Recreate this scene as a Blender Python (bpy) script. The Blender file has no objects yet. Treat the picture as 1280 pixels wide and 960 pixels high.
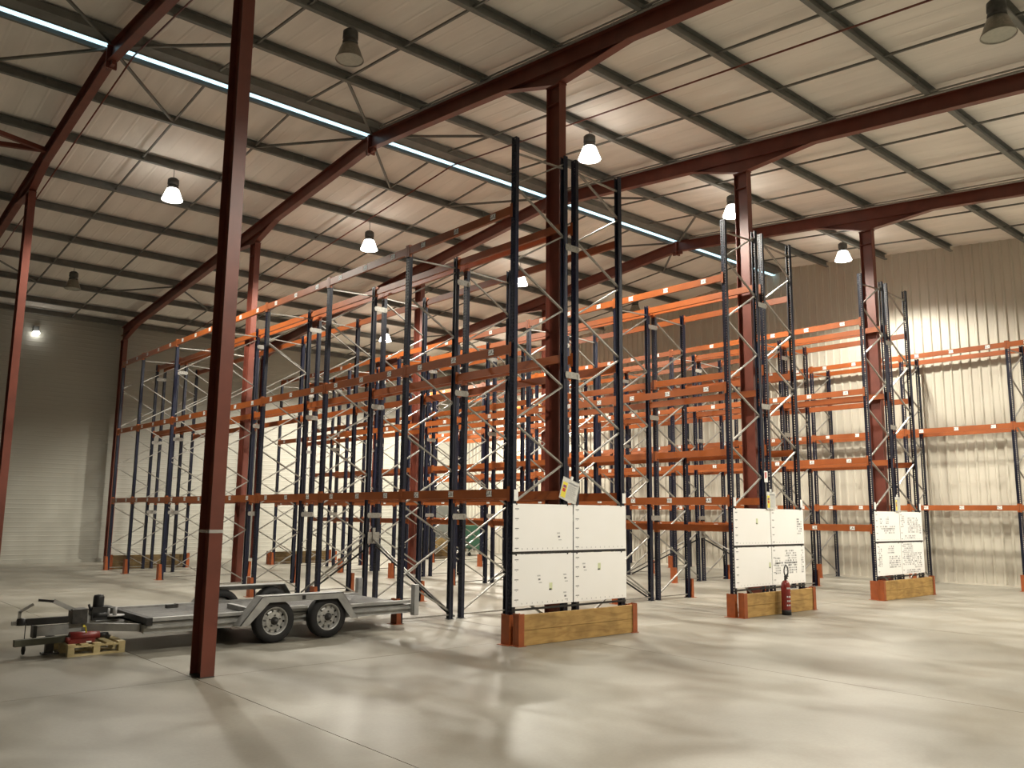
import bpy, math, random
from mathutils import Matrix, Vector
random.seed(7)
S = bpy.context.scene
COL = S.collection

# ------------------------------------------------------------------ camera
cam = bpy.data.objects.new('camera', bpy.data.cameras.new('camera'))
COL.objects.link(cam)
cam.data.sensor_width = 36.0
cam.data.lens = 29.772
cam.data.clip_end = 200
cam.matrix_world = Matrix((
    (0.7527572672538455, -0.10755500060907382, -0.6494523989027253, 0.0),
    (-0.658220251007302, -0.10779351678774915, -0.7450682243274193, 0.0),
    (0.010129055257372245, 0.9883382414854296, -0.15193723262282266, 1.75),
    (0, 0, 0, 1)))
S.camera = cam
# ------------------------------------------------------------------ world, exposure
S.view_settings.view_transform = 'Standard'
S.view_settings.look = 'None'
S.view_settings.gamma = 1.0
S.view_settings.use_curve_mapping = False
S.view_settings.exposure = 1.5
W = bpy.data.worlds.new('night')
S.world = W
W.use_nodes = True
W.node_tree.nodes['Background'].inputs[0].default_value = (0.25, 0.32, 0.38, 1)
W.node_tree.nodes['Background'].inputs[1].default_value = 0.3
LAMP_W = 950.0          # each high bay lamp
LAMP_COL = (1.0, 0.945, 0.82)
# lamps: x, y, z of the lens, lit?
LAMPS = [
    (6.22, 11.13, 8.74, False, 'unlit bell lamp on the purlin at upper left, left of the tall near rack column'),
    (11.70, 11.13, 8.70, True, 'lit bell lamp hanging just right of the tall column behind the nearest rack'),
    (16.60, 11.13, 8.72, True, 'lit bell lamp half hidden behind the column of the second rack'),
    (21.90, 11.13, 8.74, True, 'lit bell lamp beside the farthest front column by the ribbed end wall'),
    (6.20, 18.87, 8.64, True, 'lit bell lamp between the two leftmost red columns'),
    (11.36, 18.87, 8.60, True, 'lit bell lamp above the racks, left of the top orange beam of the nearest rack'),
    (16.75, 18.87, 8.66, True, 'lit bell lamp seen through the uprights of the nearest rack end'),
    (22.10, 18.87, 8.66, False, 'unlit bell lamp far behind the nearest rack, in front of the grey end wall'),
    (6.05, 26.35, 8.02, False, 'unlit bell lamp near the far side wall at left'),
    (11.50, 26.35, 8.00, False, 'unlit bell lamp hidden mostly behind the red column left of the racks'),
    (16.70, 26.35, 8.00, True, 'lit bell lamp low behind the racks near the far side wall'),
    (21.90, 26.35, 8.00, True, 'lit bell lamp in the far corner behind all racks'),
    (11.75, 3.65, 8.05, False, 'large unlit bell lamp cut off by the top right corner of the view'),
    (6.30, 3.65, 8.05, True, 'lit bell lamp above the open floor, out of view overhead'),
    (17.00, 3.65, 8.05, True, 'lit bell lamp above the open floor at far right, out of view'),
    (22.10, 3.65, 8.05, True, 'lit bell lamp nearest the end wall at far right, out of view'),
]

# ------------------------------------------------------------------ materials
def newmat(name):
    m = bpy.data.materials.new(name); m.use_nodes = True
    nt = m.node_tree; b = nt.nodes['Principled BSDF']
    return m, nt, b
def N(nt, t, **kw):
    n = nt.nodes.new(t)
    for k, v in kw.items():
        if k in n.inputs: n.inputs[k].default_value = v
        else: setattr(n, k, v)
    return n
def paint(name, c1, c2=None, scale=6.0, rough=0.5, metal=0.0, bump=0.0, stretch=(1, 1, 1), spec=0.5, detail=4.0, lo=0.35, hi=0.7, rough2=None):
    """two tones blended by noise in object space"""
    m, nt, b = newmat(name)
    if c2 is None: c2 = tuple(x * 0.8 for x in c1)
    tc = N(nt, 'ShaderNodeTexCoord'); mp = N(nt, 'ShaderNodeMapping'); mp.inputs['Scale'].default_value = stretch
    nt.links.new(tc.outputs['Object'], mp.inputs['Vector'])
    no = N(nt, 'ShaderNodeTexNoise'); no.inputs['Scale'].default_value = scale; no.inputs['Detail'].default_value = detail
    nt.links.new(mp.outputs[0], no.inputs['Vector'])
    rp = N(nt, 'ShaderNodeValToRGB'); rp.color_ramp.elements[0].position = lo; rp.color_ramp.elements[1].position = hi
    rp.color_ramp.elements[0].color = (*c1, 1); rp.color_ramp.elements[1].color = (*c2, 1)
    nt.links.new(no.outputs['Fac'], rp.inputs[0]); nt.links.new(rp.outputs[0], b.inputs['Base Color'])
    b.inputs['Roughness'].default_value = rough; b.inputs['Metallic'].default_value = metal
    b.inputs['Specular IOR Level'].default_value = spec
    if rough2 is not None:
        mr = N(nt, 'ShaderNodeMapRange'); mr.inputs['To Min'].default_value = rough; mr.inputs['To Max'].default_value = rough2
        mr.inputs['From Min'].default_value = .3; mr.inputs['From Max'].default_value = .7
        nt.links.new(no.outputs['Fac'], mr.inputs[0]); nt.links.new(mr.outputs[0], b.inputs['Roughness'])
    if bump:
        bp = N(nt, 'ShaderNodeBump'); bp.inputs['Strength'].default_value = bump; bp.inputs['Distance'].default_value = 0.02
        nt.links.new(no.outputs['Fac'], bp.inputs['Height']); nt.links.new(bp.outputs[0], b.inputs['Normal'])
    return m
M = {}
M['red_steel'] = paint('red_oxide_steel', (0.17, 0.044, 0.027), (0.125, 0.033, 0.021), 3, 0.45, bump=0.05)
M['navy'] = paint('navy_enamel', (0.0030, 0.0058, 0.022), (0.0022, 0.0042, 0.016), 8, 0.38)
M['orange'] = paint('orange_enamel', (0.30, 0.078, 0.016), (0.25, 0.064, 0.014), 4, 0.42, stretch=(1, 1, 1))
M['guard'] = paint('orange_guard', (0.31, 0.073, 0.015), (0.24, 0.058, 0.014), 9, 0.5)
M['zinc'] = paint('galvanised_brace', (0.36, 0.35, 0.32), (0.26, 0.25, 0.23), 30, 0.42, 0.65)
M['zinc_dark'] = paint('galvanised_purlin', (0.17, 0.17, 0.155), (0.13, 0.13, 0.12), 5, 0.6, 0.1)
M['zinc_flat'] = paint('trailer_galvanised', (0.40, 0.40, 0.39), (0.28, 0.28, 0.275), 7, 0.5, 0.15, bump=0.03)
M['deck'] = paint('trailer_deck_boards', (0.36, 0.355, 0.35), (0.25, 0.25, 0.25), 5, 0.45, 0.1, stretch=(0.6, 6, 6))
M['rubber'] = paint('tyre_rubber', (0.018, 0.018, 0.019), (0.012, 0.012, 0.013), 20, 0.75)
M['rim'] = paint('silver_rim', (0.50, 0.50, 0.49), (0.36, 0.36, 0.35), 14, 0.4, 0.5)
M['black'] = paint('black_paint', (0.012, 0.012, 0.014), (0.02, 0.02, 0.02), 12, 0.45)
M['dark_metal'] = paint('worn_dark_metal', (0.05, 0.05, 0.05), (0.09, 0.085, 0.08), 18, 0.5, 0.5)
M['olive'] = paint('dull_green_grey_steel', (0.075, 0.075, 0.05), (0.055, 0.055, 0.04), 8, 0.6)
M['board'] = paint('white_board', (0.93, 0.925, 0.92), (0.91, 0.905, 0.89), 2, 0.35)
M['mark'] = paint('grey_print', (0.20, 0.20, 0.21), (0.28, 0.28, 0.29), 30, 0.7)
M['mark_light'] = paint('pale_print', (0.52, 0.52, 0.53), (0.60, 0.60, 0.60), 30, 0.7)
M['mark_green'] = paint('green_note', (0.62, 0.68, 0.42), (0.70, 0.72, 0.50), 30, 0.7)
M['white_label'] = paint('white_label', (0.88, 0.88, 0.86), (0.80, 0.80, 0.77), 40, 0.5)
M['ink'] = paint('black_ink', (0.01, 0.01, 0.01), (0.02, 0.02, 0.02), 10, 0.6)
M['yellow'] = paint('yellow_print', (0.78, 0.66, 0.06), (0.70, 0.60, 0.08), 10, 0.5)
M['purple'] = paint('purple_print', (0.20, 0.06, 0.22), (0.25, 0.06, 0.10), 10, 0.5)
M['redprint'] = paint('red_print', (0.55, 0.03, 0.02), (0.45, 0.03, 0.02), 10, 0.5)
M['red_tool'] = paint('dark_red_tool', (0.19, 0.016, 0.012), (0.12, 0.014, 0.012), 10, 0.4)
M['ext_red'] = paint('extinguisher_red', (0.22, 0.022, 0.018), (0.17, 0.018, 0.015), 6, 0.25)
M['green'] = paint('machine_green', (0.02, 0.075, 0.045), (0.015, 0.055, 0.03), 6, 0.5)
M['cab_grey'] = paint('cabinet_grey', (0.11, 0.115, 0.10), (0.09, 0.09, 0.08), 3, 0.5)
M['lens_off'] = paint('frosted_lens', (0.42, 0.42, 0.36), (0.36, 0.36, 0.31), 20, 0.3)
M['reflector'] = paint('spun_reflector', (0.20, 0.19, 0.16), (0.27, 0.25, 0.21), 25, 0.35, 0.6)
M['housing'] = paint('lamp_housing', (0.085, 0.085, 0.08), (0.06, 0.06, 0.055), 12, 0.5, 0.3)
M['substrate'] = paint('joint_filler', (0.05, 0.045, 0.04), None, 5, 0.8)

def wood(name, c1, c2, sc=2.2):
    m, nt, b = newmat(name)
    tc = N(nt, 'ShaderNodeTexCoord'); mp = N(nt, 'ShaderNodeMapping'); mp.inputs['Scale'].default_value = (0.9, 6, 6)
    nt.links.new(tc.outputs['Object'], mp.inputs['Vector'])
    no = N(nt, 'ShaderNodeTexNoise'); no.inputs['Scale'].default_value = sc; no.inputs['Detail'].default_value = 8; no.inputs['Distortion'].default_value = 1.6
    nt.links.new(mp.outputs[0], no.inputs['Vector'])
    no2 = N(nt, 'ShaderNodeTexNoise'); no2.inputs['Scale'].default_value = 4.0; nt.links.new(tc.outputs['Object'], no2.inputs['Vector'])
    rp = N(nt, 'ShaderNodeValToRGB'); e = rp.color_ramp.elements
    e[0].position = .34; e[0].color = (*c2, 1); e[1].position = .62; e[1].color = (*c1, 1)
    nt.links.new(no.outputs['Fac'], rp.inputs[0])
    mx = N(nt, 'ShaderNodeMix', data_type='RGBA', blend_type='MULTIPLY'); mx.inputs[0].default_value = .45
    rp2 = N(nt, 'ShaderNodeValToRGB'); rp2.color_ramp.elements[0].position = .35; rp2.color_ramp.elements[0].color = (.45, .42, .36, 1); rp2.color_ramp.elements[1].position = .55
    nt.links.new(no2.outputs['Fac'], rp2.inputs[0])
    nt.links.new(rp.outputs[0], mx.inputs[6]); nt.links.new(rp2.outputs[0], mx.inputs[7]); nt.links.new(mx.outputs[2], b.inputs['Base Color'])
    b.inputs['Roughness'].default_value = .65
    return m
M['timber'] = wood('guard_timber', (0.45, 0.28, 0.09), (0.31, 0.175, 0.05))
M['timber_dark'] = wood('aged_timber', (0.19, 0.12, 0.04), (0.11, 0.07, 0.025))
M['pallet'] = wood('pallet_wood', (0.66, 0.55, 0.30), (0.54, 0.43, 0.22))

def concrete():
    m, nt, b = newmat('polished_concrete')
    tc = N(nt, 'ShaderNodeTexCoord')
    def noise(sc, det=6, dist=0.0, stretch=(1, 1, 1), rough=.5):
        mp = N(nt, 'ShaderNodeMapping'); mp.inputs['Scale'].default_value = stretch
        nt.links.new(tc.outputs['Object'], mp.inputs['Vector'])
        n = N(nt, 'ShaderNodeTexNoise'); n.inputs['Scale'].default_value = sc; n.inputs['Detail'].default_value = det
        n.inputs['Distortion'].default_value = dist; n.inputs['Roughness'].default_value = rough
        nt.links.new(mp.outputs[0], n.inputs['Vector']); return n
    big = noise(.42, 5, .8); mid = noise(1.3, 7, .9, (1, .6, 1)); fine = noise(34, 3)
    r1 = N(nt, 'ShaderNodeValToRGB'); e = r1.color_ramp.elements
    e[0].position = .34; e[0].color = (.215, .202, .170, 1); e[1].position = .64; e[1].color = (.290, .273, .234, 1)
    nt.links.new(big.outputs['Fac'], r1.inputs[0])
    r2 = N(nt, 'ShaderNodeValToRGB'); e = r2.color_ramp.elements
    e[0].position = .34; e[0].color = (.68, .66, .61, 1); e[1].position = .58; e[1].color = (1, 1, 1, 1)
    nt.links.new(mid.outputs['Fac'], r2.inputs[0])
    mx = N(nt, 'ShaderNodeMix', data_type='RGBA', blend_type='MULTIPLY'); mx.inputs[0].default_value = .85
    nt.links.new(r1.outputs[0], mx.inputs[6]); nt.links.new(r2.outputs[0], mx.inputs[7])
    mx2 = N(nt, 'ShaderNodeMix', data_type='RGBA', blend_type='OVERLAY'); mx2.inputs[0].default_value = .12
    nt.links.new(mx.outputs[2], mx2.inputs[6]); nt.links.new(fine.outputs['Fac'], mx2.inputs[7])
    nt.links.new(mx2.outputs[2], b.inputs['Base Color'])
    mr = N(nt, 'ShaderNodeMapRange'); mr.inputs['From Min'].default_value = .3; mr.inputs['From Max'].default_value = .7
    mr.inputs['To Min'].default_value = .32; mr.inputs['To Max'].default_value = .44
    nt.links.new(mid.outputs['Fac'], mr.inputs[0]); nt.links.new(mr.outputs[0], b.inputs['Roughness'])
    bp = N(nt, 'ShaderNodeBump'); bp.inputs['Strength'].default_value = .012; bp.inputs['Distance'].default_value = .02
    nt.links.new(mid.outputs['Fac'], bp.inputs['Height']); nt.links.new(bp.outputs[0], b.inputs['Normal'])
    b.inputs['Specular IOR Level'].default_value = .35
    return m
M['concrete'] = concrete()
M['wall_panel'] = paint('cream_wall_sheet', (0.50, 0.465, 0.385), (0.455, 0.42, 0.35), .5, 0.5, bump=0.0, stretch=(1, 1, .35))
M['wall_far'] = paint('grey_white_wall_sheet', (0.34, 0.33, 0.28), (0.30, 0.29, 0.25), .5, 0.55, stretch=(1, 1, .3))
M['roof'] = paint('insulation_liner', (0.80, 0.75, 0.69), (0.70, 0.655, 0.60), 1.1, 0.75, bump=0.8, stretch=(2.6, .5, 1), detail=9)

def emit(name, col, st):
    m, nt, b = newmat(name)
    b.inputs['Base Color'].default_value = (*col, 1)
    b.inputs['Emission Color'].default_value = (*col, 1); b.inputs['Emission Strength'].default_value = st
    return m
M['flood'] = emit('flood_glass', (1.0, .98, .92), 6)
M['lens_on'] = emit('lit_lens', (1.0, .95, .84), 30)
M['glow_reflector'] = emit('glowing_prismatic_reflector', (1.0, .94, .84), 5.0)
M['skylight'] = emit('ridge_daylight', (.50, .80, .92), .62)
m, nt, b = newmat('clear_plastic'); b.inputs['Base Color'].default_value = (.8, .8, .76, 1); b.inputs['Roughness'].default_value = .2; b.inputs['Alpha'].default_value = .35
M['plastic'] = m

# ------------------------------------------------------------------ mesh builder
class MB:
    def __init__(s): s.v = []; s.f = []; s.m = []; s.s = []; s.mi = 0
    def face(s, idx, smooth=False): s.f.append(idx); s.m.append(s.mi); s.s.append(smooth)
    def hexa(s, p):
        n = len(s.v); s.v += p
        for q in ((0, 3, 2, 1), (4, 5, 6, 7), (0, 1, 5, 4), (1, 2, 6, 5), (2, 3, 7, 6), (3, 0, 4, 7)):
            s.face([n + i for i in q])
        return s
    def box(s, x0, x1, y0, y1, z0, z1):
        if x0 > x1: x0, x1 = x1, x0
        if y0 > y1: y0, y1 = y1, y0
        if z0 > z1: z0, z1 = z1, z0
        return s.hexa([(x0, y0, z0), (x1, y0, z0), (x1, y1, z0), (x0, y1, z0), (x0, y0, z1), (x1, y0, z1), (x1, y1, z1), (x0, y1, z1)])
    def bar(s, p, q, w, h, up=(0, 0, 1)):
        p = Vector(p); q = Vector(q); d = (q - p).normalized(); u = Vector(up)
        a = d.cross(u)
        if a.length < 1e-4: a = d.cross(Vector((1, 0, 0)))
        a.normalize(); c = a.cross(d).normalized(); a = a * w / 2; c = c * h / 2
        return s.hexa([tuple(t) for t in (p - a - c, p + a - c, p + a + c, p - a + c, q - a - c, q + a - c, q + a + c, q - a + c)])
    def tube(s, p, q, r, n=8, r2=None, caps=True):
        if r2 is None: r2 = r
        p = Vector(p); q = Vector(q); d = (q - p).normalized()
        a = d.cross(Vector((0, 0, 1)))
        if a.length < 1e-3: a = d.cross(Vector((1, 0, 0)))
        a.normalize(); c = d.cross(a); k = len(s.v)
        for i in range(n):
            t = 2 * math.pi * i / n; o = a * math.cos(t) + c * math.sin(t)
            s.v += [tuple(p + o * r), tuple(q + o * r2)]
        for i in range(n):
            j = (i + 1) % n
            s.face([k + 2 * i, k + 2 * j, k + 2 * j + 1, k + 2 * i + 1], True)
        if caps:
            s.face([k + 2 * i for i in range(n)][::-1]); s.face([k + 2 * i + 1 for i in range(n)])
        return s
    def path(s, pts, r, n=6):
        for a, b_ in zip(pts, pts[1:]): s.tube(a, b_, r, n)
        return s
    def lathe(s, prof, c, axis='z', n=20, closed=False):
        k = len(s.v)
        for (r, h) in prof:
            for i in range(n):
                t = 2 * math.pi * i / n; a = r * math.cos(t); b_ = r * math.sin(t)
                if axis == 'z': s.v.append((c[0] + a, c[1] + b_, c[2] + h))
                else: s.v.append((c[0] + a, c[1] + h, c[2] + b_))
        for j in range(len(prof) - 1):
            for i in range(n):
                i2 = (i + 1) % n
                q = [k + j * n + i, k + j * n + i2, k + (j + 1) * n + i2, k + (j + 1) * n + i]
                s.face(q if axis == 'z' else q[::-1], True)
        if closed:
            s.face([k + i for i in range(n)][::-1]); s.face([k + (len(prof) - 1) * n + i for i in range(n)])
        return s
    def disc(s, c, r, axis='z', n=20):
        k = len(s.v)
        for i in range(n):
            t = 2 * math.pi * i / n
            s.v.append((c[0] + r * math.cos(t), c[1] + r * math.sin(t), c[2]) if axis == 'z' else (c[0] + r * math.cos(t), c[1], c[2] + r * math.sin(t)))
        s.face(list(range(k, k + n))); return s
    def prism_y(s, poly, y0, y1):      # polygon in x,z extruded along y
        k = len(s.v); n = len(poly)
        s.v += [(x, y0, z) for x, z in poly] + [(x, y1, z) for x, z in poly]
        s.face([k + i for i in range(n)]); s.face([k + n + i for i in range(n)][::-1])
        for i in range(n):
            j = (i + 1) % n; s.face([k + j, k + i, k + n + i, k + n + j])
        return s
    def ribbon(s, ys, zt, zb, x0, x1):  # slab following y, between two heights
        k = len(s.v)
        for y, a, b_ in zip(ys, zt, zb): s.v += [(x0, y, b_), (x1, y, b_), (x1, y, a), (x0, y, a)]
        for i in range(len(ys) - 1):
            o = k + 4 * i
            for a, b_ in ((0, 1), (1, 2), (2, 3), (3, 0)): s.face([o + a, o + b_, o + 4 + b_, o + 4 + a])
        s.face([k, k + 3, k + 2, k + 1]); o = k + 4 * (len(ys) - 1); s.face([o, o + 1, o + 2, o + 3])
        return s
    def mesh(s, name, mats):
        me = bpy.data.meshes.new(name); me.from_pydata(s.v, [], s.f)
        for mt in (mats if isinstance(mats, (list, tuple)) else [mats]): me.materials.append(M[mt])
        me.polygons.foreach_set('material_index', s.m); me.polygons.foreach_set('use_smooth', s.s)
        me.update(); return me
def put(name, me, parent=None, loc=(0, 0, 0), rot=(0, 0, 0), label=None):
    o = bpy.data.objects.new(name, me); COL.objects.link(o)
    o.location = loc; o.rotation_euler = rot
    if parent: o.parent = parent
    if label: o['label'] = label
    return o
def build(name, mb, mats, parent=None, loc=(0, 0, 0), rot=(0, 0, 0), label=None):
    return put(name, mb.mesh(name, mats), parent, loc, rot, label)
def tag(o, label, cat, group=None):
    o['label'] = label; o['category'] = cat
    if group: o['group'] = group
    return o
def thing(name, label, cat, loc=(0, 0, 0), group=None, rot=(0, 0, 0)):
    o = bpy.data.objects.new(name, None); COL.objects.link(o); o.location = loc; o.rotation_euler = rot
    o.empty_display_size = .2
    return tag(o, label, cat, group)
def struct(o): o['kind'] = 'structure'; return o
_txt = {}
def text_geo(body, size):
    k = (body, size)
    if k not in _txt:
        cu = bpy.data.curves.new('lettering', 'FONT'); cu.body = body; cu.size = size; cu.align_x = 'CENTER'; cu.align_y = 'CENTER'
        cu.resolution_u = 2
        to = bpy.data.objects.new('lettering', cu)
        me = to.to_mesh()
        _txt[k] = ([tuple(v.co) for v in me.vertices], [list(p.vertices) for p in me.polygons])
        to.to_mesh_clear(); bpy.data.objects.remove(to); bpy.data.curves.remove(cu)
    return _txt[k]
def add_text(mb, body, size, fn):
    vs, fs = text_geo(body, size); k = len(mb.v)
    mb.v += [fn(x, y) for x, y, z in vs]
    for f in fs: mb.face([k + i for i in f])

# ------------------------------------------------------------------ setting
YR = 15.02; XF = [3.735 + 5.269 * k for k in range(4)]; XW = 24.8; YW = 31.6; XL = -12.0; YN = -1.6
def zt(y): return 9.78 - .096 * abs(y - YR)       # top of rafter = underside of purlins
PH = .18                                           # purlin depth
def zr(y): return zt(y) + PH + .0
def zw(y): return zt(y) + PH + .08

fl = struct(build('floor', MB().box(XL, XW + .2, YN, YW + .2, -.12, -.012), 'substrate'))
xs = [XL] + [3.62 + 5.269 * k for k in range(-2, 5)] ; xs = [x for x in xs if x < XW] + [XW]
ys = [YN, 9.2, 20.4, YW]
for i in range(len(xs) - 1):
    for j in range(3):
        build('slab', MB().box(xs[i] + .004, xs[i + 1] - .004, ys[j] + .004, ys[j + 1] - .004, -.012, 0), 'concrete', fl)

def ribs(a0, a1, pitch, depth, flat=.62, top=.16):
    """trapezoid profile along a: list of (a, offset)"""
    out = []; a = a0
    while a < a1 - 1e-6:
        e = a + pitch
        for t, o in ((0, 0), (flat, 0), (flat + (1 - flat - top) / 2, depth), (flat + (1 - flat + top) / 2, depth)):
            if a + t * pitch < a1: out.append((a + t * pitch, o))
        a = e
    out.append((a1, 0)); return out
# end wall (right), vertical ribs
def wall_sheet(prof, ax, const, sgn, ztop, mat, name, thick=.12):
    mb = MB(); k = 0
    for a, o in prof:
        c = const - sgn * o
        for z in (0.0, ztop(a)):
            mb.v.append((c, a, z) if ax == 'y' else (a, c, z))
    n = len(prof)
    for i in range(n - 1): mb.face([2 * i, 2 * i + 2, 2 * i + 3, 2 * i + 1])
    a0, a1 = prof[0][0], prof[-1][0]; c1 = const + sgn * thick
    mid = [a0] + ([YR] if ax == 'y' else []) + [a1]
    b0 = len(mb.v)
    for a in mid:
        for z in (0.0, ztop(a)): mb.v.append((c1, a, z) if ax == 'y' else (a, c1, z))
    for i in range(len(mid) - 1): mb.face([b0 + 2 * i, b0 + 2 * i + 1, b0 + 2 * i + 3, b0 + 2 * i + 2])
    return struct(build(name, mb, mat))
wall_sheet(ribs(YN, YW, .25, .035), 'y', XW, 1, zw, 'wall_panel', 'wall_right')
wall_sheet(ribs(YN, YW, .25, .035), 'y', XL, -1, zw, 'wall_panel', 'wall_left')
wall_sheet(ribs(XL, XW, .25, .035), 'x', YN, -1, lambda a: zw(YN), 'wall_panel', 'wall_near')
# far side wall, horizontal ribs
mb = MB(); prof = ribs(0, zw(YW), .15, .004, .7, .12); n = len(prof)
for z, o in prof: mb.v += [(XL, YW - o, z), (XW, YW - o, z)]
for i in range(n - 1): mb.face([2 * i, 2 * i + 1, 2 * i + 3, 2 * i + 2])
mb.box(XL, XW, YW + .03, YW + .15, 0, zr(YW))
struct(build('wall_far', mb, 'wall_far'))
struct(build('baseboard_far', MB().box(XL, XW - .05, YW - .05, YW - .013, 0, .11), 'wall_far'))
struct(build('baseboard_right', MB().box(XW - .06, XW - .036, YN, YW - .06, 0, .05), 'wall_panel'))

# ceiling: ribbed liner sheets with a ridge gap
ceil = bpy.data.objects.new('ceiling', None); COL.objects.link(ceil); struct(ceil)
for (ya, yb) in ((YN, YR - .02), (YR + .20, YW)):
    mb = MB(); pr = ribs(XL, XW, .333, .005, .80, .06)
    cuts = [ya + (yb - ya) * i / 8 for i in range(9)]
    for x, o in pr:
        for y in cuts: mb.v.append((x, y, zr(y) + .03 - o))
    nc = len(cuts)
    for i in range(len(pr) - 1):
        for j in range(nc - 1): mb.face([i * nc + j, i * nc + j + 1, (i + 1) * nc + j + 1, (i + 1) * nc + j])
    k = len(mb.v)
    mb.v += [(XL, ya, zr(ya) + .12), (XW, ya, zr(ya) + .12), (XW, yb, zr(yb) + .12), (XL, yb, zr(yb) + .12)]; mb.face([k, k + 1, k + 2, k + 3])
    build('roof_sheet', mb, 'roof', ceil)
build('ridge_skylight', MB().box(XL, XW - .02, YR - .03, YR + .11, zt(YR) + .004, zt(YR) + .012), 'skylight', ceil, label='pale blue daylight strip along the ridge')
def purlin(y, w=.075, h=PH):
    z = zt(y); t = .006; mb = MB(); x0, x1 = XL, XW - .22
    mb.box(x0, x1, y, y + t, z + .002, z + h)
    mb.box(x0, x1, y - w, y - .0005, z + .002, z + .002 + t); mb.box(x0, x1, y - w, y - .0005, z + h - t, z + h)
    mb.box(x0, x1, y - w, y - w + t, z + .008, z + .03)
    p = build('purlin', mb, 'zinc_dark', ceil)
    for xf in XF:
        m2 = MB().box(xf - .62, xf + .45, y + t, y + t + .006, z + .003, z + h + .004).box(xf - .62, xf + .45, y - w - .004, y + t, z - .004, z + .0015)
        m2.box(xf - .62, xf - .6, y - w - .012, y - w, z + .002, z + h - .01)
        build('purlin_sleeve', m2, 'zinc_dark', p)
    return p
PY = [YR - 1.96 - 1.87 * i for i in range(8)] + [YR + 1.98 + 1.87 * i for i in range(8)] + [YW - .25]
for y in PY: purlin(y)
build('ridge_beam', MB().box(XL, XW - .22, YR - .40, YR - .10, zt(YR) - .01, zt(YR) + .14).box(XL, XW - .22, YR - .115, YR - .10, zt(YR) - .03, zt(YR) - .01), 'zinc_dark', ceil)
purlin(YR + .27, .06, .19)
# tie rods between purlins at the third points of each bay
for k in range(-1, 5):
    for q in (1, 2):
        x = XF[0] + 5.269 * (k - 1) + 5.269 * q / 3
        if x > XW - .3: continue
        for (ya, yb) in ((YN + .3, YR - .4), (YR + .3, YW - .3)):
            build('tie_rod', MB().bar((x, ya, zt(ya) + .07), (x, yb, zt(yb) + .07), .035, .035), 'zinc_dark', ceil)
# short struts from each apex and near the far eave
for k, x in enumerate(XF):
    for sx in (-1, 1):
        for sy, yp in ((-1, YR - 1.96), (1, YR + 1.98)):
            build('ridge_strut', MB().bar((x + sx * .08, YR + sy * .12, zt(YR) - .03), (x + sx * 1.757, yp - .03, zt(yp) + .05), .045, .045), 'zinc_dark', ceil)
        build('eave_strut', MB().bar((x + sx * .08, PY[13], zt(PY[13]) - .02), (x + sx * 1.757, PY[14], zt(PY[14]) + .04), .04, .04), 'zinc_dark', ceil)
for sy in (-.75, .75):
    build('wind_brace', MB().bar((3.66, 15.9 + 3.3, zt(19.2) - .16), (-1.5, 19.2 + sy * 2.4, zt(19.2) - .2), .09, .09), 'red_steel', ceil)
for x in (4.1, 11.2):
    mb = MB()
    for a, b_ in ((3.0, YR), (YR, 31)): mb.tube((x, a, zt(a) - .03), (x, b_, zt(b_) - .03), .016, 6)
    build('roof_cable', mb, 'red_steel', ceil)

# rafters
RL = ['red steel rafter across the top left corner', 'red steel rafter joined to the tall column behind the nearest rack',
      'red steel rafter joined to the column behind the second rack', 'red steel rafter joined to the farthest front column, nearest the end wall']
YA, YB, YE = 9.307, 20.662, 31.28
def depth(y):
    d = .30
    for yc, l, r, dd in ((YA, 1.6, 1.25, .27), (YB, 1.25, 1.3, .22)):
        if yc - l < y <= yc: d = .30 + dd * (1 - (yc - y) / l)
        elif yc < y < yc + r: d = .30 + dd * (1 - (y - yc) / r)
    if y > YE - 1.4: d = .30 + .2 * (y - (YE - 1.4)) / 1.4
    return d
for k, x in enumerate(XF):
    o = thing('rafter', RL[k], 'rafter', (x, 0, 0), 'roof rafters')
    for (ya, yb) in ((YN + .05, YR), (YR, YW - .08)):
        bs = sorted({ya, yb, *[c for c in (YA - 1.6, YA, YA + 1.25, YB - 1.25, YB, YB + 1.3, YE - 1.4) if ya < c < yb]})
        T = [zt(y) - .001 for y in bs]; B = [zt(y) - depth(y) for y in bs]
        mb = MB().ribbon(bs, [t - .011 for t in T], [b + .011 for b in B], -.004, .004)
        mb.ribbon(bs, T, [t - .011 for t in T], -.075, .075).ribbon(bs, [b + .011 for b in B], B, -.075, .075)
        sb = [zt(y) - .30 for y in bs]
        mb.ribbon(bs, [b + .008 for b in sb], [b - .003 for b in sb], -.07, .07)
        build('rafter_beam', mb, 'red_steel', o)
    build('apex_plate', MB().box(-.09, .09, YR - .018, YR + .018, zt(YR) - .42, zt(YR) - .003).box(-.03, .03, YR - .16, YR + .16, zt(YR) - .40, zt(YR) - .32), 'red_steel', o)
    if k >= 1:
        build('conduit', MB().tube((-.125, YN + .2, zt(YN + .2) - .015), (-.125, 14.5, zt(14.5) - .015), .024, 6).tube((-.125, YN + .2, zt(YN + .2) + .045), (-.125, 14.5, zt(14.5) + .045), .016, 6), 'zinc', o)
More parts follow.
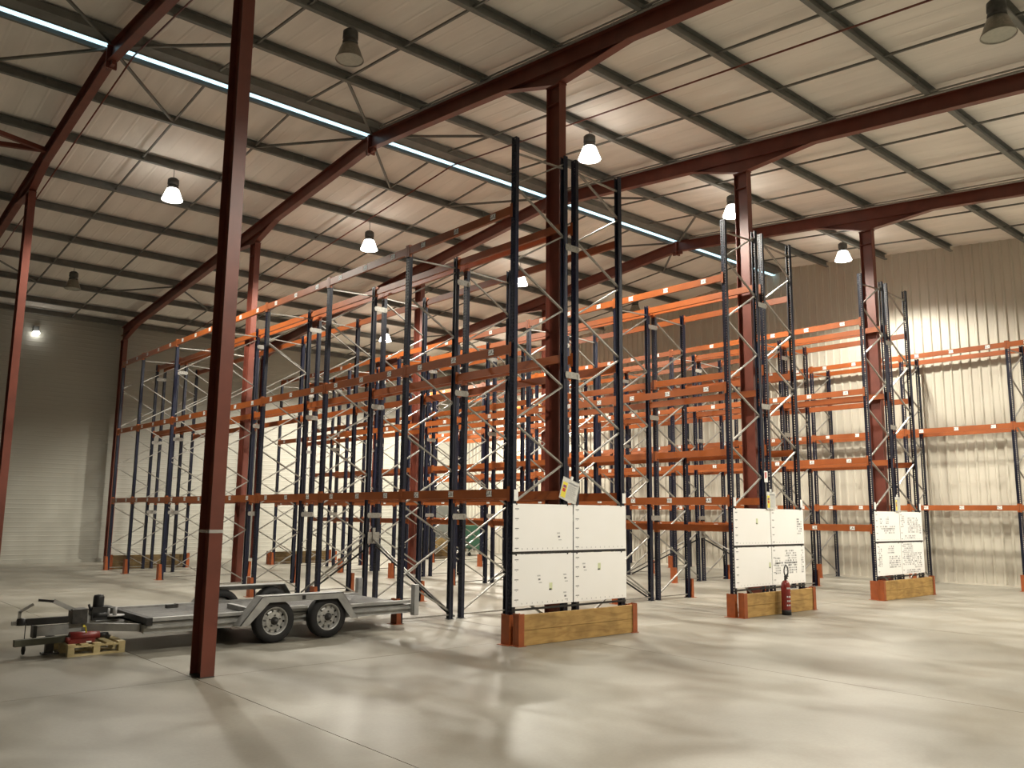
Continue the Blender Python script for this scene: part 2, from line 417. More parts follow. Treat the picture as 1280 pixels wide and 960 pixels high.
# columns
def ibeam_col(mb, x, y, z1, bf=.15, d=.30):
    mb.box(x - bf / 2, x + bf / 2, y - d / 2, y - d / 2 + .012, 0, z1).box(x - bf / 2, x + bf / 2, y + d / 2 - .012, y + d / 2, 0, z1)
    mb.box(x - .004, x + .004, y - d / 2 + .012, y + d / 2 - .012, 0, z1)
CL = {('A', 0): 'big red steel column standing alone in front of the trailer', ('A', 1): 'red steel column rising through the nearest rack',
      ('A', 2): 'red steel column rising through the second rack', ('A', 3): 'red steel column rising through the third rack, nearest the end wall',
      ('B', 0): 'orange-lit red steel column at the left edge of the view', ('B', 1): 'red steel column just behind the big near column',
      ('B', 2): 'red steel column in the depth of the nearest rack, seen under its beams', ('B', 3): 'red steel column deep among the racks behind the tall near rack frame',
      ('E', 1): 'dark red eave column on the far wall, left of the racks', ('E', 2): 'eave column on the far wall behind the first rack bays',
      ('E', 3): 'eave column on the far wall near its end corner'}
for (r, k), lab in CL.items():
    y = {'A': YA, 'B': YB, 'E': YE}[r]; x = XF[k]
    z1 = zt(y) - depth(y) if r != 'E' else zt(y) - .5
    o = thing('steel_column', lab, 'column', (x, y, 0), 'red steel columns')
    mb = MB(); ibeam_col(mb, 0, 0, z1 - .002); build('shaft', mb, 'red_steel', o)
    build('cap_plate', MB().box(-.078, .078, -.17, .17, z1 - .016, z1 + .0), 'red_steel', o)
    mb = MB()
    for s in (-1, 1): mb.box(s * .006, s * .074, -.138, .138, z1 - .34, z1 - .33)
    build('stiffener', mb, 'red_steel', o)
    build('base_plate', MB().box(-.078, .078, -.152, .152, 0, .012), 'dark_metal', o)
    if (r, k) == ('A', 0):
        build('tape_band', MB().box(-.078, .078, -.153, -.1505, 1.515, 1.55).box(-.0775, -.0755, -.1505, .1505, 1.515, 1.55), 'plastic', o, label='band of clear tape')

# ------------------------------------------------------------------ lamps
def lamp_meshes(lit):
    h = MB().lathe([(0, .62), (.10, .62), (.145, .58), (.15, .44), (.135, .43), (.135, .385), (.15, .375), (.15, .32), (0, .32)], (0, 0, 0), n=20).mesh('gear_housing', 'housing')
    prof = [(.13, .32), (.16, .30), (.20, .20), (.235, .10), (.265, .03), (.275, .0), (.26, .0), (.245, .04), (.19, .18), (.15, .28)]
    r = MB().lathe(prof, (0, 0, 0), n=28).mesh('reflector', 'glow_reflector' if lit else 'reflector')
    l = MB().disc((0, 0, .018), .255, n=28).mesh('lens', 'lens_on' if lit else 'lens_off')
    return h, r, l
LM = {True: lamp_meshes(True), False: lamp_meshes(False)}
hang = MB().tube((0, 0, .62), (0, 0, .74), .008, 6).lathe([(.03, .74), (.03, .78)], (0, 0, 0), n=8, closed=True).mesh('hanger', 'zinc_dark')
K = .82
for (x, y, z, lit, lab) in LAMPS:
    z += .09 if y < 15 else .05
    o = thing('high_bay_lamp', lab, 'lamp', (x, y, z), 'high bay lamps')
    h, r, l = LM[lit]
    [setattr(put(nm, me_, o), 'scale', (K, K, K)) for nm, me_ in (('gear_housing', h), ('reflector', r), ('lens', l))]
    gap = zt(y) - (z + .62 * K)
    build('hanger', MB().tube((0, 0, .62 * K), (0, 0, .62 * K + max(gap, .02)), .008, 6).box(-.03, .03, -.03, .03, .62 * K, .64 * K), 'zinc_dark', o)
    if lit:
        ld = bpy.data.lights.new('lamp_light', 'SPOT'); ld.energy = LAMP_W * (.85 if (x < 7 and y < 5) else 2.2 if (x > 11 and y > 25) else 1.0); ld.color = LAMP_COL
        ld.spot_size = math.radians(150); ld.spot_blend = .35; ld.shadow_soft_size = .2
        lo = bpy.data.objects.new('lamp_light', ld); COL.objects.link(lo); lo.parent = o; lo.location = (0, 0, -.03)
fo = thing('floodlight', 'small white floodlight shining high on the far wall at left', 'lamp', (6.25, YW - .13, 7.62))
build('bracket', MB().box(-.09, .09, .04, .11, .0, .22), 'housing', fo)
build('glass', MB().lathe([(0, -.06), (.09, -.05), (.11, 0), (.09, .05), (0, .06)], (0, 0, -.02), n=14), 'flood', fo)

# ------------------------------------------------------------------ racks
def upright_mesh(h):
    mb = MB(); w = .05; d = .035; t = .003; p = .05; n = int(h / p)
    strips = [-.05, -.035, -.015, .015, .035, .05]     # y edges; hole columns are strips 1 and 3
    x = -d
    for a in (0, 2, 4):
        y0, y1 = strips[a], strips[a + 1]; k = len(mb.v)
        mb.v += [(x, y0, 0), (x, y1, 0), (x, y1, h), (x, y0, h)]; mb.face([k, k + 3, k + 2, k + 1])
    for a in (1, 3):
        y0, y1 = strips[a], strips[a + 1]
        for i in range(n):
            z0 = i * p + .029; z1 = (i + 1) * p; k = len(mb.v)
            if i == 0:
                mb.v += [(x, y0, 0), (x, y1, 0), (x, y1, .0), (x, y0, .0)]
            k = len(mb.v)
            mb.v += [(x, y0, z0), (x, y1, z0), (x, y1, z1), (x, y0, z1)]; mb.face([k, k + 3, k + 2, k + 1])
    for s in (-1, 1):                                   # side flanges, kinked, and return lips
        pts = [(-d, s * .05), (-.012, s * .05), (-.004, s * .043), (d, s * .043), (d, s * .026)]
        for (xa, ya), (xb, yb) in zip(pts, pts[1:]):
            k = len(mb.v); mb.v += [(xa, ya, 0), (xb, yb, 0), (xb, yb, h), (xa, ya, h)]
            mb.face([k, k + 1, k + 2, k + 3] if s < 0 else [k, k + 3, k + 2, k + 1])
    # base plate
    mb.box(-.06, .05, -.06, .06, 0, .006)
    return mb.mesh('upright', 'navy')
UP = {6.28: upright_mesh(6.28), 7.30: upright_mesh(7.30)}
def beam_mesh(L, h=.13):
    """beam hung on plane facing -x; top at z=0, runs from y=0 (upright centre) to y=L"""
    mb = MB(); a, b_ = .051, L - .051
    mb.box(-.046, .004, a, b_, -h, -.045); mb.box(-.046, -.020, a, b_, -.045, 0)
    e = .0425
    for y0, y1 in ((.004, .053), (L - .053, L - .004)):
        mb.box(-.050, -.0465, y0, y1, -.175, .035)
    for y in (.0505, L - .0535): mb.box(-.046, .012, y, y + .003, -.175, .035)
    return mb.mesh('cross_beam', 'orange')
BM = {}
def beam_for(L):
    k = round(L, 3)
    if k not in BM: BM[k] = beam_mesh(L)
    return BM[k]
brace_cache = {}
def brace_mesh(dx, dz):
    k = (round(dx, 3), round(dz, 3))
    if k not in brace_cache:
        brace_cache[k] = MB().bar((.012, 0, 0), (dx - .012, 0, dz), .022, .035, (0, 1, 0)).mesh('brace', 'zinc')
    return brace_cache[k]
def guard_mesh():
    mb = MB(); h = .40
    mb.box(-.105, -.099, -.085, .085, .006, h)
    for s in (-1, 1): mb.hexa([(-.099, s * .079, .006), (-.015, s * .079, .006), (-.015, s * .085, .006), (-.099, s * .085, .006), (-.099, s * .079, h), (-.045, s * .079, h), (-.045, s * .085, h), (-.099, s * .085, h)])
    mb.box(-.16, -.0, -.11, -.086, 0, .006).box(-.16, 0, .086, .11, 0, .006).box(-.16, -.106, -.086, .086, 0, .006)
    return mb.mesh('post_guard', 'guard')
GM = guard_mesh()
spacer = MB().box(-.135, .135, -.064, -.056, -.05, .05).box(-.15, -.10, -.070, -.0645, -.03, .03).box(.10, .15, -.070, -.0645, -.03, .03).mesh('row_spacer', 'zinc')
WI = 1.005; GAP = .244
LVA = (2.10, 4.16, 6.24); LVB = (1.58, 3.08, 4.63, 6.24)
def label_obj(parent, y, body, small=False):
    w, h = (.058, .042) if not small else (.04, .03)
    mb = MB().box(-.0485, -.0465, y - w, y + w, -.062 - h, -.062 + h)
    mb.mi = 1
    add_text(mb, body, .085 if not small else .055, lambda u, v: (-.0492, y - u, -.064 + v))
    build('beam_label', mb, ['white_label', 'ink'], parent)
LET = 'ABCDEFGHIJKLMNOPQRSTUVWXYZ'
def rack(name_label, X, Y0, bays, planes, levels, aisle, tall_first=True, braced=True):
    o = thing('pallet_rack', name_label, 'rack', (X, Y0, 0), 'warehouse pallet racks')
    ysl = [0.0]
    for b_ in bays: ysl.append(ysl[-1] + b_)
    off = {'A': 0, 'B': WI, 'C': WI + GAP, 'D': 2 * WI + GAP}
    for k, y in enumerate(ysl):
        H = 7.30 if (k == 0 and tall_first) else 6.28
        for p in planes:
            put('upright', UP[H], o, (off[p], y, 0), (0, 0, 0 if p in 'AC' else math.pi))
        for (a, b_) in (('A', 'B'), ('C', 'D')):
            if a not in planes: continue
            inner, outer = (off['B'], off['A']) if a == 'A' else (off['C'], off['D'])
            d = outer - inner; z = .12; n = 0
            while z + 1.17 < H:
                put('brace', brace_mesh(d, .585), o, (inner, y, z)); put('brace', brace_mesh(-d, .585), o, (outer, y, z + .615)); z += 1.17
            put('brace', brace_mesh(d, 0), o, (inner, y, .07)); put('brace', brace_mesh(d, -.04), o, (inner, y, H - .2))
            if z + .6 < H - .25: put('brace', brace_mesh(d, .585), o, (inner, y, z))
        if 'C' in planes:
            for z in ((1.70, 3.83, 5.82)): put('row_spacer', spacer, o, (WI + GAP / 2, y, z))
        put('post_guard', GM, o, (0, y, 0))
        if 'D' in planes: put('post_guard', GM, o, (off['D'], y, 0), (0, 0, math.pi))
    for k, L in enumerate(bays):
        for p in planes:
            for li, z in enumerate(levels[p]):
                if p in 'AC': bo = put('cross_beam', beam_for(L), o, (off[p], ysl[k], z))
                else: bo = put('cross_beam', beam_for(L), o, (off[p], ysl[k] + L, z), (0, 0, math.pi))
                if p == 'A':
                    nl = 3 if L > 2.2 else 2
                    for q in range(nl):
                        label_obj(bo, L * (q + .5) / nl, '%s%s%d' % (aisle, LET[(k * 3 + q) % 26], li + 1))
    if 'C' in planes and braced:
        xm = WI + GAP / 2; ym = ysl[2]
        build('brace_plate', MB().box(xm - .13, xm + .13, ym - .074, ym - .066, 1.16, 1.38).box(xm - .03, xm + .03, ym - .09, ym - .074, 1.18, 1.46), 'zinc', o)
        for yy, nm in ((ysl[1], 1), (ysl[3], -1)):
            build('floor_brace', MB().tube((xm - .02, ym - nm * .1, 1.24), (xm - .02, yy, .04), .02, 8), 'zinc', o)
            build('floor_brace', MB().tube((xm + .04, ym - nm * .1, 1.12), (xm + .04, yy + nm * .2, .04), .02, 8), 'black', o, label='black floor brace')
    return o
BAYS = [2.723] * 6 + [1.825]
LA = {p: LVA for p in 'ABCD'}; L2 = {'A': LVA, 'B': LVA, 'C': LVB, 'D': LVB}; L3 = {p: LVB for p in 'ABCD'}
RX = [7.854, 13.089, 18.395]; RY = 8.98
rack('double-sided navy and orange pallet rack nearest the viewer, beside the trailer', RX[0], RY, BAYS, 'ABCD', LA, 'G')
rack('double-sided navy and orange pallet rack in the middle, with the fire extinguisher at its end', RX[1], RY, BAYS, 'ABCD', L2, 'E')
rack('double-sided navy and orange pallet rack third from the trailer, its end boards covered in notes', RX[2], RY, BAYS, 'ABCD', L3, 'C')
rack('single navy and orange pallet rack standing along the cream ribbed end wall', 23.55, 4.99, [2.723] * 8, 'AB', {'A': LVA, 'B': LVA}, 'A', tall_first=False)

# ------------------------------------------------------------------ whiteboards, tags and document pockets on the rack ends
RN = ['nearest rack end', 'middle rack end', 'third rack end']
def board_marks(mb, x0, x1, z0, z1, dense, seed, sparse):
    rnd = random.Random(seed); y = -.0012
    def dash(cx, cz, w, h, mi): mb.mi = mi; mb.box(cx - w / 2, cx + w / 2, y, y + .0006, cz - h / 2, cz + h / 2)
    for i in range(5):
        z = z1 - .07 - i * .135
        dash(x0 + .07, z, .07, .012, 1); dash(x0 + .07, z - .02, .02, .008, 2)
    for i in range(10): dash(x0 + .17 + i * .098, z0 + .035, .012, .022, 2)
    for (u, w, kind) in sparse:
        cx = x0 + u * (x1 - x0); cz = z0 + w * (z1 - z0)
        if kind == 'g':
            mb.mi = 3; mb.box(cx - .03, cx + .03, y, y + .0006, cz - .05, cz + .05); dash(cx - .01, cz - .04, .05, .02, 1)
        else:
            dash(cx, cz + .05, .06, .02, 2); dash(cx + .01, cz, .04, .025, 1); dash(cx + .03, cz - .045, .06, .014, 2)
    if dense:
        for (ua, ub, wa, wb) in dense:
            a = x0 + ua * (x1 - x0)
            while a < x0 + ub * (x1 - x0):
                b_ = z0 + wa * (z1 - z0)
                while b_ < z0 + wb * (z1 - z0):
                    if rnd.random() < .82: dash(a, b_, .034, .030, 1 if rnd.random() < .3 else 2)
                    b_ += .045
                a += .045
SP = {(0, 0, 1): [(.75, .3, 'x')], (0, 0, 0): [(.42, .5, 'x'), (.62, .35, 'g'), (.86, .5, 'x'), (.86, .14, 'x')], (0, 1, 0): [(.18, .7, 'x'), (.47, .7, 'g')],
      (1, 0, 1): [(.62, .65, 'g')], (1, 0, 0): [(.95, .52, 'g')]}
DN = {(1, 1, 1): [(.8, .95, .3, .75)], (1, 1, 0): [(.1, .75, .5, .62), (.1, .25, .3, .7), (.4, .75, .3, .92), (.9, .97, .3, .9)],
      (2, 0, 1): [(.2, .8, .42, .55), (.35, .75, .28, .42), (.2, .3, .6, .8), (.45, .55, .6, .85)], (2, 1, 1): [(.1, .2, .5, .9), (.35, .8, .3, .8), (.2, .65, .1, .2), (.85, .95, .2, .6)],
      (2, 0, 0): [(.5, .95, .25, .6), (.1, .2, .3, .9), (.45, .7, .7, .9)], (2, 1, 0): [(.1, .5, .3, .95), (.55, .9, .2, .65), (.2, .8, .05, .15)]}
for r in range(3):
    for c in range(2):
        for t in range(2):
            x0 = RX[r] - .045 + c * 1.19; x1 = x0 + (1.165 if c == 0 else 1.145); z0 = .50 + t * .74; z1 = z0 + (.70 if t == 0 else .655)
            desc = {0: 'almost empty', 1: 'lightly marked', 2: 'busily marked'}[r]
            o = tag(put('whiteboard', None, loc=(x0, 8.905, z0)), '%s white marking board, %s %s of the four on the %s' % (desc, 'upper' if t else 'lower', 'right' if c else 'left', RN[r]), 'board', 'white marking boards on rack ends')
            w, h = x1 - x0, z1 - z0
            o.data = None
            build('panel', MB().box(0, w, 0, .012, 0, h), 'board', o)
            mb = MB(); board_marks(mb, 0, w, 0, h, DN.get((r, c, t)), r * 7 + c * 3 + t, SP.get((r, c, t), []))
            mk = build('printed_marks', mb, ['mark', 'mark', 'mark_light', 'mark_green'], o); mk['kind'] = 'stuff'
            for u in (.05, w - .12): build('hook', MB().box(u, u + .02, -.006, .018, h - .015, h + .012), 'black', o)
    for z in (.44, 1.205):
        rb = build('board_rail', MB().box(RX[r] - .04, RX[r] + 2.29, 8.919, 8.929, z, z + (.045 if z > 1 else .03)), 'black')
        tag(rb, 'thin black rail carrying the white boards, %s one on the %s' % ('upper' if z > 1 else 'lower', RN[r]), 'rail', 'black board rails')
    for s, xx in (('left', RX[r]), ('right', RX[r] + 2 * WI + GAP)):
        tag(build('blank_tag', MB().box(xx - .02, xx + .055, 8.918, 8.924, 1.935, 2.09), 'white_label'), 'blank white tag on the %s upright of the %s' % (s, RN[r]), 'tag', 'blank white upright tags')
# document pockets
for r, (x, z, ang, w, h) in enumerate(((8.88, 2.10, -.30, .36, .33), (14.22, 2.05, 0, .30, .33), (19.42, 2.06, 0, .25, .34))):
    o = thing('document_pocket', ['tilted plastic pocket holding a load chart, on the nearest rack end', 'upright plastic pocket with a load chart above the middle rack boards', 'small plastic pocket with a paper above the third rack boards'][r], 'sign', (x, 8.875, z), 'document pockets', (0, -ang, 0))
    build('sleeve', MB().box(-w / 2, w / 2, .0, .003, -h / 2, h / 2), 'plastic', o)
    build('sheet', MB().box(-w / 2 + .012, w / 2 - .012, .0045, .006, -h / 2 + .012, h / 2 - .012), 'white_label', o)
    mb = MB(); a = -w / 2 + .02
    mb.box(a, a + w * .27, -.0012, -.0006, -h / 2 + .03, h * .28); mb.mi = 1
    mb.box(a + .015, a + w * .22, -.002, -.0014, .01, .05); mb.mi = 2; mb.box(a + .015, a + w * .2, -.002, -.0014, -.05, 0.0); mb.mi = 3
    mb.box(a + w * .32, w / 2 - .03, -.0012, -.0006, h * .3, h * .36)
    for i in range(7): mb.box(a + w * .32, w / 2 - .03 - (i % 3) * .02, -.0012, -.0006, h * .2 - i * .03, h * .2 - i * .03 + .006)
    build('print', mb, ['yellow', 'purple', 'redprint', 'mark'], o)
    build('clip', MB().box(-.02, .02, .0, .02, h / 2 - .02, h / 2 + .05), 'white_label', o)
o = thing('extinguisher_sign', 'small red and white extinguisher sign above the middle rack boards', 'sign', (14.12, 8.905, 2.48))
build('plate', MB().box(-.055, .055, 0, .004, -.09, .12), 'white_label', o)
build('pictogram', MB().box(-.04, -.002, -.001, -.0002, -.02, .10).box(.012, .03, -.001, -.0002, 0, .10), 'redprint', o)
build('post', MB().box(-.012, .012, .004, .012, -.5, -.09), 'zinc', o)

# ------------------------------------------------------------------ timber end guards
def timber_guard(X, Y, W_, label, mat, flip=1, split=False):
    o = thing('timber_guard', label, 'barrier', (X, Y, 0), 'timber end guards')
    mats = mat
    segs = [(.05, W_ - .05)] if not split else [(.05, W_ * .5), (W_ * .5 + .01, W_ - .05)]
    for (a, b_) in segs:
        for z0 in (.005, .208):
            jx = random.uniform(-.004, .004)
            mb = MB().box(a, b_, -.03 + jx, .03 + jx, z0, z0 + .198)
            build('plank', mb, mats, o)
    for x0, s in ((0, 1), (W_, -1)):
        mb = MB().box(x0, x0 + s * .006, -.042, .075, 0, .43).box(x0, x0 + s * .10, -.046, -.040, 0, .425).box(x0, x0 + s * .10, .040, .046, 0, .425)
        mb.box(x0 - s * .02, x0 + s * .13, -.06, .11, 0, .008)
        build('end_bracket', mb, 'guard', o)
    return o
timber_guard(7.76, 8.76, 2.41, 'yellow-brown timber end guard at the nearest rack, under its white boards', 'timber')
timber_guard(13.00, 8.76, 2.40, 'yellow-brown timber end guard behind the fire extinguisher', 'timber', split=True)
timber_guard(18.18, 8.76, 2.56, 'yellow-brown timber end guard at the third rack, farthest right', 'timber')
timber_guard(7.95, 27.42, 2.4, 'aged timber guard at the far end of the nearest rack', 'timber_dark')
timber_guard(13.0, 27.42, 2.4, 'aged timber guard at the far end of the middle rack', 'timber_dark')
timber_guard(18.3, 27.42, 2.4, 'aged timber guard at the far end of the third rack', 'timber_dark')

# ------------------------------------------------------------------ extinguisher
o = thing('fire_extinguisher', 'red fire extinguisher with a looped black hose, on the floor by the middle rack', 'extinguisher', (14.15, 8.60, 0))
build('cylinder', MB().lathe([(0, .03), (.078, .035), (.082, .05), (.082, .50), (.075, .55), (.05, .595), (.03, .61), (0, .612)], (0, 0, 0), n=24), 'ext_red', o)
build('base_ring', MB().lathe([(.07, 0), (.085, 0), (.086, .085), (.0825, .09)], (0, 0, 0), n=24), 'black', o)
build('valve', MB().tube((0, 0, .61), (0, 0, .68), .022, 10).box(-.02, .09, -.012, .012, .67, .69).bar((0, 0, .69), (.10, 0, .73), .02, .01).tube((.02, 0, .645), (.06, 0, .645), .018, 8), 'black', o)
pts = [(.03 + .066 * math.cos(t) - .03, -.02, .775 + .10 * math.sin(t)) for t in [(-1.2 + i * 2 * math.pi / 15) for i in range(15)]]
build('hose', MB().path([(0.03, -.01, .66)] + pts, .011, 8), 'black', o)
mb = MB()
rnd = random.Random(3)
for i in range(5):
    z = .16 + i * .075
    for j in range(5):
        t = -2.3 + j * .36 + rnd.uniform(-.05, .05); c, s_ = math.cos(t), math.sin(t); r = .0828; w = .016
        if rnd.random() < .75:
            a0, a1 = t - .12, t + .12; k = len(mb.v)
            mb.v += [(r * math.cos(a0), r * math.sin(a0), z), (r * math.cos(a1), r * math.sin(a1), z), (r * math.cos(a1), r * math.sin(a1), z + .028), (r * math.cos(a0), r * math.sin(a0), z + .028)]
            mb.face([k, k + 1, k + 2, k + 3])
build('instruction_print', mb, 'mark_light', o)

# ------------------------------------------------------------------ trailer
TX, TY = 3.72, 11.05
o = thing('flatbed_trailer', 'low grey twin-axle flatbed trailer parked in front of the nearest rack', 'trailer', (TX, TY, 0))
X1 = 3.96                                            # length of the bed; local x 0..3.96, y 0..1.80
DZ = .385
ch = MB()
for y in (.14, 1.62): ch.box(0, X1, y, y + .05, .23, DZ - .03)
ch.box(0, .05, .19, 1.62, .24, DZ - .03).box(X1 - .05, X1, .19, 1.62, .22, DZ - .03)
for x in (.9, 1.9, 2.9): ch.box(x, x + .05, .19, 1.62, .27, DZ - .03)
build('chassis_frame', ch, 'zinc_flat', o)
for i in range(8):
    y0 = .19 + i * .18
    mb = MB().box(.06, X1 - .06, y0 + .003, y0 + .177, DZ - .03, DZ)
    for q in range(5): mb.box(.06, X1 - .06, y0 + .016 + q * .033, y0 + .026 + q * .033, DZ, DZ + .005)
    build('deck_board', mb, 'deck', o)
for y0, y1 in ((.10, .19), (1.63, 1.72)):
    build('side_rail', MB().box(.02, X1, y0, y1, DZ - .005, DZ + .035).box(.02, X1, y0 + (.0 if y0 < 1 else .07), y0 + (.02 if y0 < 1 else .09), DZ - .09, DZ - .06), 'zinc_flat', o)
build('front_rail', MB().box(.0, .075, .06, 1.95, DZ - .05, DZ + .045), 'black', o)
build('tail_bar', MB().box(X1 + .0, X1 + .05, .05, 1.75, .24, .36), 'zinc_flat', o)
for y, z0 in ((.0, .20), (1.66, .30)):
    build('corner_post', MB().box(X1 + .01, X1 + .09, y, y + .10, z0, .66), 'zinc_flat', o)
build('tail_lamp', MB().box(X1 + .05, X1 + .09, .12, .26, .26, .34), 'redprint', o)
def fender(yo, yi):
    out = [(1.14, .26), (1.44, .625), (2.66, .625), (2.92, .25)]
    inn = [(1.22, .26), (1.49, .585), (2.62, .585), (2.84, .25)]
    mb = MB()
    poly = [(1.14, .26), (1.44, .625), (2.66, .625), (2.92, .25), (2.80, .25), (2.58, .54), (1.54, .54), (1.26, .26)]
    # outer skirt in pieces so the faces stay convex
    ys = min(yo, yi), max(yo, yi)
    lip0, lip1 = (yo, yo + .012) if yo < yi else (yo - .012, yo)
    mb.prism_y([poly[0], poly[1], poly[6], poly[7]][::-1], lip0, lip1)
    mb.prism_y([poly[1], poly[2], poly[5], poly[6]][::-1], lip0, lip1)
    mb.prism_y([poly[2], poly[3], poly[4], poly[5]][::-1], lip0, lip1)
    t = .008
    for a, b_ in ((0, 1), (1, 2), (2, 3)):
        (xa, za), (xb, zb) = out[a], out[b_]
        mb.prism_y([(xa, za), (xb, zb), (xb, zb - t * 1.4), (xa + (t if a == 0 else 0), za - t)][::-1], ys[0], ys[1])
    return build('fender', mb, 'zinc_flat', o)
f1 = fender(-.10, .12); f2 = fender(1.94, 1.72)
build('reflector_tab', MB().box(2.02, 2.07, -.106, -.1005, .555, .61), 'black', f1)
build('running_board', MB().box(1.85, 2.15, -.02, .11, .43, .46), 'zinc_flat', o)
build('wheel_stop', MB().bar((1.42, .92, DZ + .04), (1.38, .13, DZ + .04), .07, .065), 'zinc_flat', o)
tyre = MB().lathe([(.185, -.078), (.20, -.086), (.265, -.086), (.284, -.06), (.288, 0), (.284, .06), (.265, .086), (.20, .086), (.185, .078)], (0, 0, 0), 'y', 32)
tyre_me = tyre.mesh('tyre', 'rubber')
rim = MB().lathe([(.188, -.076), (.178, -.080), (.168, -.06), (.158, -.03)], (0, 0, 0), 'y', 32)
def ringseg(mb, r0, r1, y, a0, a1, n=2, y1=None):
    if y1 is None: y1 = y
    for i in range(n):
        t0 = a0 + (a1 - a0) * i / n; t1 = a0 + (a1 - a0) * (i + 1) / n; k = len(mb.v)
        mb.v += [(r0 * math.cos(t0), y, r0 * math.sin(t0)), (r1 * math.cos(t0), y1, r1 * math.sin(t0)), (r1 * math.cos(t1), y1, r1 * math.sin(t1)), (r0 * math.cos(t1), y, r0 * math.sin(t1))]
        mb.face([k, k + 1, k + 2, k + 3])
for i in range(10):
    a = i * math.pi / 5; ringseg(rim, .122, .158, -.045, a, a + .44, 2, -.03)
ringseg(rim, .05, .118, -.056, 0, 2 * math.pi, 30, -.045)
rim.disc((0, .03, 0), .16, 'y', 24)
rim_me = rim.mesh('rim', 'rim')
hub = MB().lathe([(.055, -.056), (.05, -.075), (.032, -.085), (.03, -.105), (0, -.108)], (0, 0, 0), 'y', 16)
for i in range(5):
    t = math.pi / 2 + i * 2 * math.pi / 5; hub.tube((.075 * math.cos(t), -.06, .075 * math.sin(t)), (.075 * math.cos(t), -.074, .075 * math.sin(t)), .011, 6)
hub_me = hub.mesh('hub', 'dark_metal')
for x in (1.66, 2.47):
    for y, s in ((.03, 0), (1.82, math.pi)):
        w = put('wheel', tyre_me, o, (x, y, .288), (0, 0, s))
        put('rim', rim_me, w); put('hub', hub_me, w)
    build('axle', MB().tube((x, .12, .27), (x, 1.73, .27), .035, 8), 'dark_metal', o)
build('drawbar', MB().box(-1.05, .0, .80, .90, .215, .335).bar((-.55, .85, .29), (.0, .25, .30), .06, .09).bar((-.55, .85, .29), (0, 1.45, .30), .06, .09), 'zinc_flat', o)
cp = build('coupling', MB().box(-1.09, -1.05, .78, .92, .20, .34).box(-1.16, -.70, .82, .88, .35, .43).lathe([(0, .06), (.045, .05), (.055, 0), (.05, -.03)], (-1.22, .85, .385), n=12).bar((-1.18, .85, .40), (-1.10, .85, .40), .05, .05), 'black', o)
build('coupling_handle', MB().bar((-1.32, .85, .385), (-1.2, .85, .385), .04, .045).bar((-1.24, .85, .41), (-1.24, .85, .52), .035, .03).bar((-1.25, .85, .51), (-1.10, .85, .60), .035, .03), 'zinc_flat', cp)
hb = build('handbrake_lever', MB().bar((-.45, .84, .40), (-.88, .84, .625), .04, .05).box(-.55, -.38, .80, .88, .335, .42), 'zinc_flat', o)
build('grip', MB().bar((-.87, .84, .62), (-1.05, .84, .645), .035, .03), 'black', hb)
build('safety_cable', MB().tube((-1.17, .83, .36), (-1.17, .83, .12), .005, 6).lathe([(0, .07), (.018, .06), (.026, 0), (.018, -.05), (0, -.06)], (-1.17, .83, .065), n=10), 'black', o)
build('prop_stand', MB().box(-.95, -.86, .73, .80, .0, .22).box(-.98, -.80, .70, .86, 0, .02), 'dark_metal', o)
wb = build('winch_box', MB().box(-.79, -.62, .74, .96, .34, .50).box(-.80, -.61, .73, .97, .50, .515), 'dark_metal', o, loc=(.12, 0, 0))
mo = build('winch_motor', MB().lathe([(0, .0), (.10, .0), (.105, .03), (.04, .05)], (-.30, .86, .335), n=20).box(-.56, -.38, .76, .94, .34, .50).tube((-.55, .8, .40), (-.38, .8, .40), .05, 10).lathe([(.06, .49), (.065, .50), (.065, .62), (.055, .645), (0, .645)], (-.47, .86, 0), n=18).tube((-.57, .8, .46), (-.60, .8, .54), .015, 8), 'black', o, loc=(.12, 0, .025))
build('motor_cap', MB().lathe([(.0, .0), (.035, .0), (.03, .008), (0, .01)], (-.46, .86, .646), n=14), 'rim', mo)
build('brake_disc', MB().lathe([(0, 0), (.13, 0), (.13, .012), (0, .012)], (-.28, .84, .395), n=22), 'zinc_flat', mo, loc=(0, 0, -.02))
build('vertical_tube', MB().tube((-.28, .80, .41), (-.28, .80, .52), .025, 10).tube((-.36, .80, .41), (-.36, .80, .50), .02, 10), 'zinc_flat', o, loc=(.12, 0, 0))
tag(build('metal_block', MB().box(-.08, .05, -.035, .035, 0, .05).box(.05, .08, -.04, .04, .0, .055), 'dark_metal', loc=(4.50, 12.45, DZ + .006), rot=(0, 0, .1)), 'small grey metal block lying on the trailer deck', 'block')

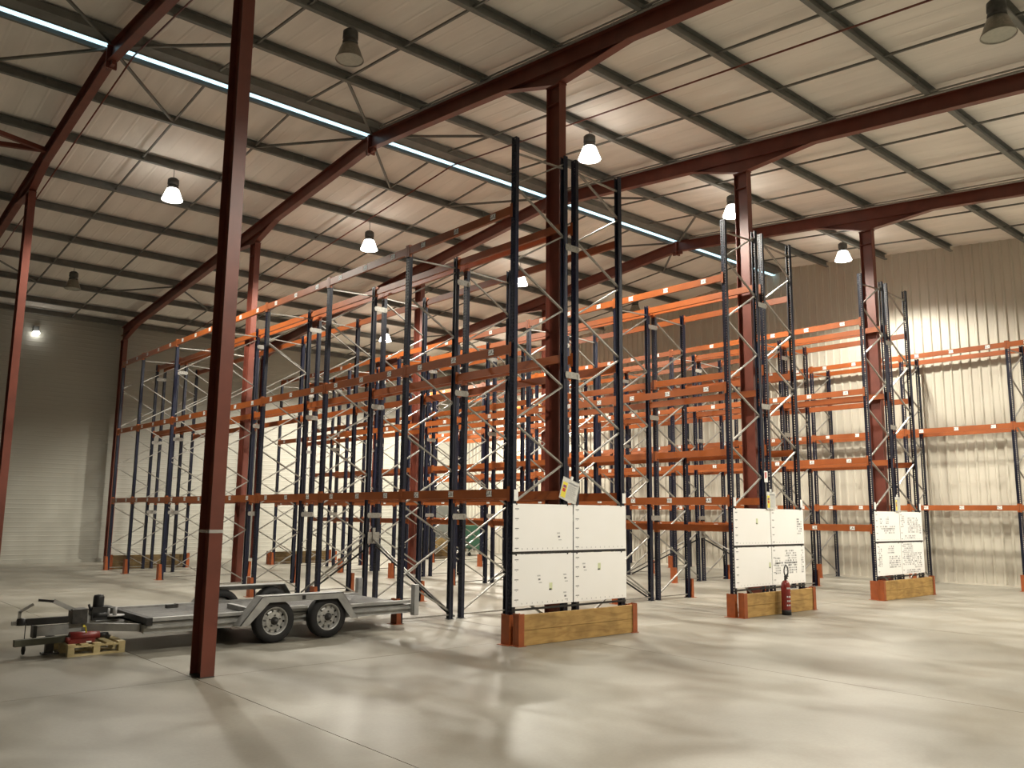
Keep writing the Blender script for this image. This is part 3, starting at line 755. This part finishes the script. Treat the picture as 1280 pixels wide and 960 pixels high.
# pallet with the red tool and the loose steel bar
o = thing('half_pallet', 'small pale wooden pallet on the floor under the trailer drawbar', 'pallet', (2.93, 11.42, 0))
for x in (0, .29, .58): 
    for y in (0, .36, .72): build('block', MB().box(x, x + .075, y, y + .08, .022, .10), 'pallet', o)
for y in (0, .36, .72): build('bottom_board', MB().box(0, .655, y, y + .08, 0, .021), 'pallet', o)
for y in (0, .36, .72): build('stringer', MB().box(0, .655, y, y + .08, .101, .12), 'pallet', o)
for x in (0, .145, .29, .435, .57): build('deck_slat', MB().box(x, x + .085, 0, .80, .121, .139), 'pallet', o)
o = thing('trolley_jack', 'dark red hydraulic tool lying on the pallet, with a yellow tag', 'tool', (2.95, 11.50, .14))
build('body', MB().tube((.02, .06, .075), (.36, .06, .08), .062, 12, .045).box(.0, .30, .0, .12, .0, .05).tube((.02, .02, .05), (-.03, .02, .05), .03, 8), 'red_tool', o)
build('ram', MB().tube((.36, .06, .075), (.46, .06, .07), .035, 10).tube((.44, .06, .06), (.48, .06, .04), .028, 8), 'black', o)
build('tag', MB().bar((.19, .0, .12), (.175, -.005, .20), .03, .004).box(.15, .17, -.004, -.001, .19, .215), 'yellow', o)
build('plate', MB().box(.20, .26, -.003, -.0005, .005, .02), 'white_label', o)
o = tag(build('steel_bar', MB().bar((-.62, 0, -.004), (.30, 0, .016), .09, .075), 'olive', loc=(3.02, 11.68, .178)), 'dull green-grey steel bar jutting left from the pallet', 'bar')

# far corner machines
o = thing('grey_cabinet', 'tall grey machine cabinet at the far wall, seen between the uprights', 'cabinet', (22.05, 30.3, 0))
build('body', MB().box(0, 1.75, 0, .9, .1, 2.08).box(.05, 1.7, .05, .85, 0, .1), 'cab_grey', o)
build('door', MB().box(.06, .85, -.02, -.001, .8, 2.0).box(.9, 1.69, -.02, -.001, .8, 2.0), 'cab_grey', o)
build('skirt', MB().box(.03, 1.72, -.015, -.001, .1, .7), 'timber_dark', o)
o = thing('green_machine', 'green machine on small wheels in the far corner behind the racks', 'machine', (22.35, 28.3, 0))
build('hopper', MB().hexa([(0, 0, .35), (.9, 0, .2), (.9, .7, .2), (0, .7, .35), (0, 0, 1.25), (1.0, 0, 1.3), (1.0, .7, 1.3), (0, .7, 1.25)]), 'green', o)
for x in (.15, .75): build('castor', MB().tube((x, .1, .07), (x, .16, .07), .07, 12), 'black', o); build('castor_leg', MB().box(x - .03, x + .03, .1, .16, .07, .34), 'green', o)
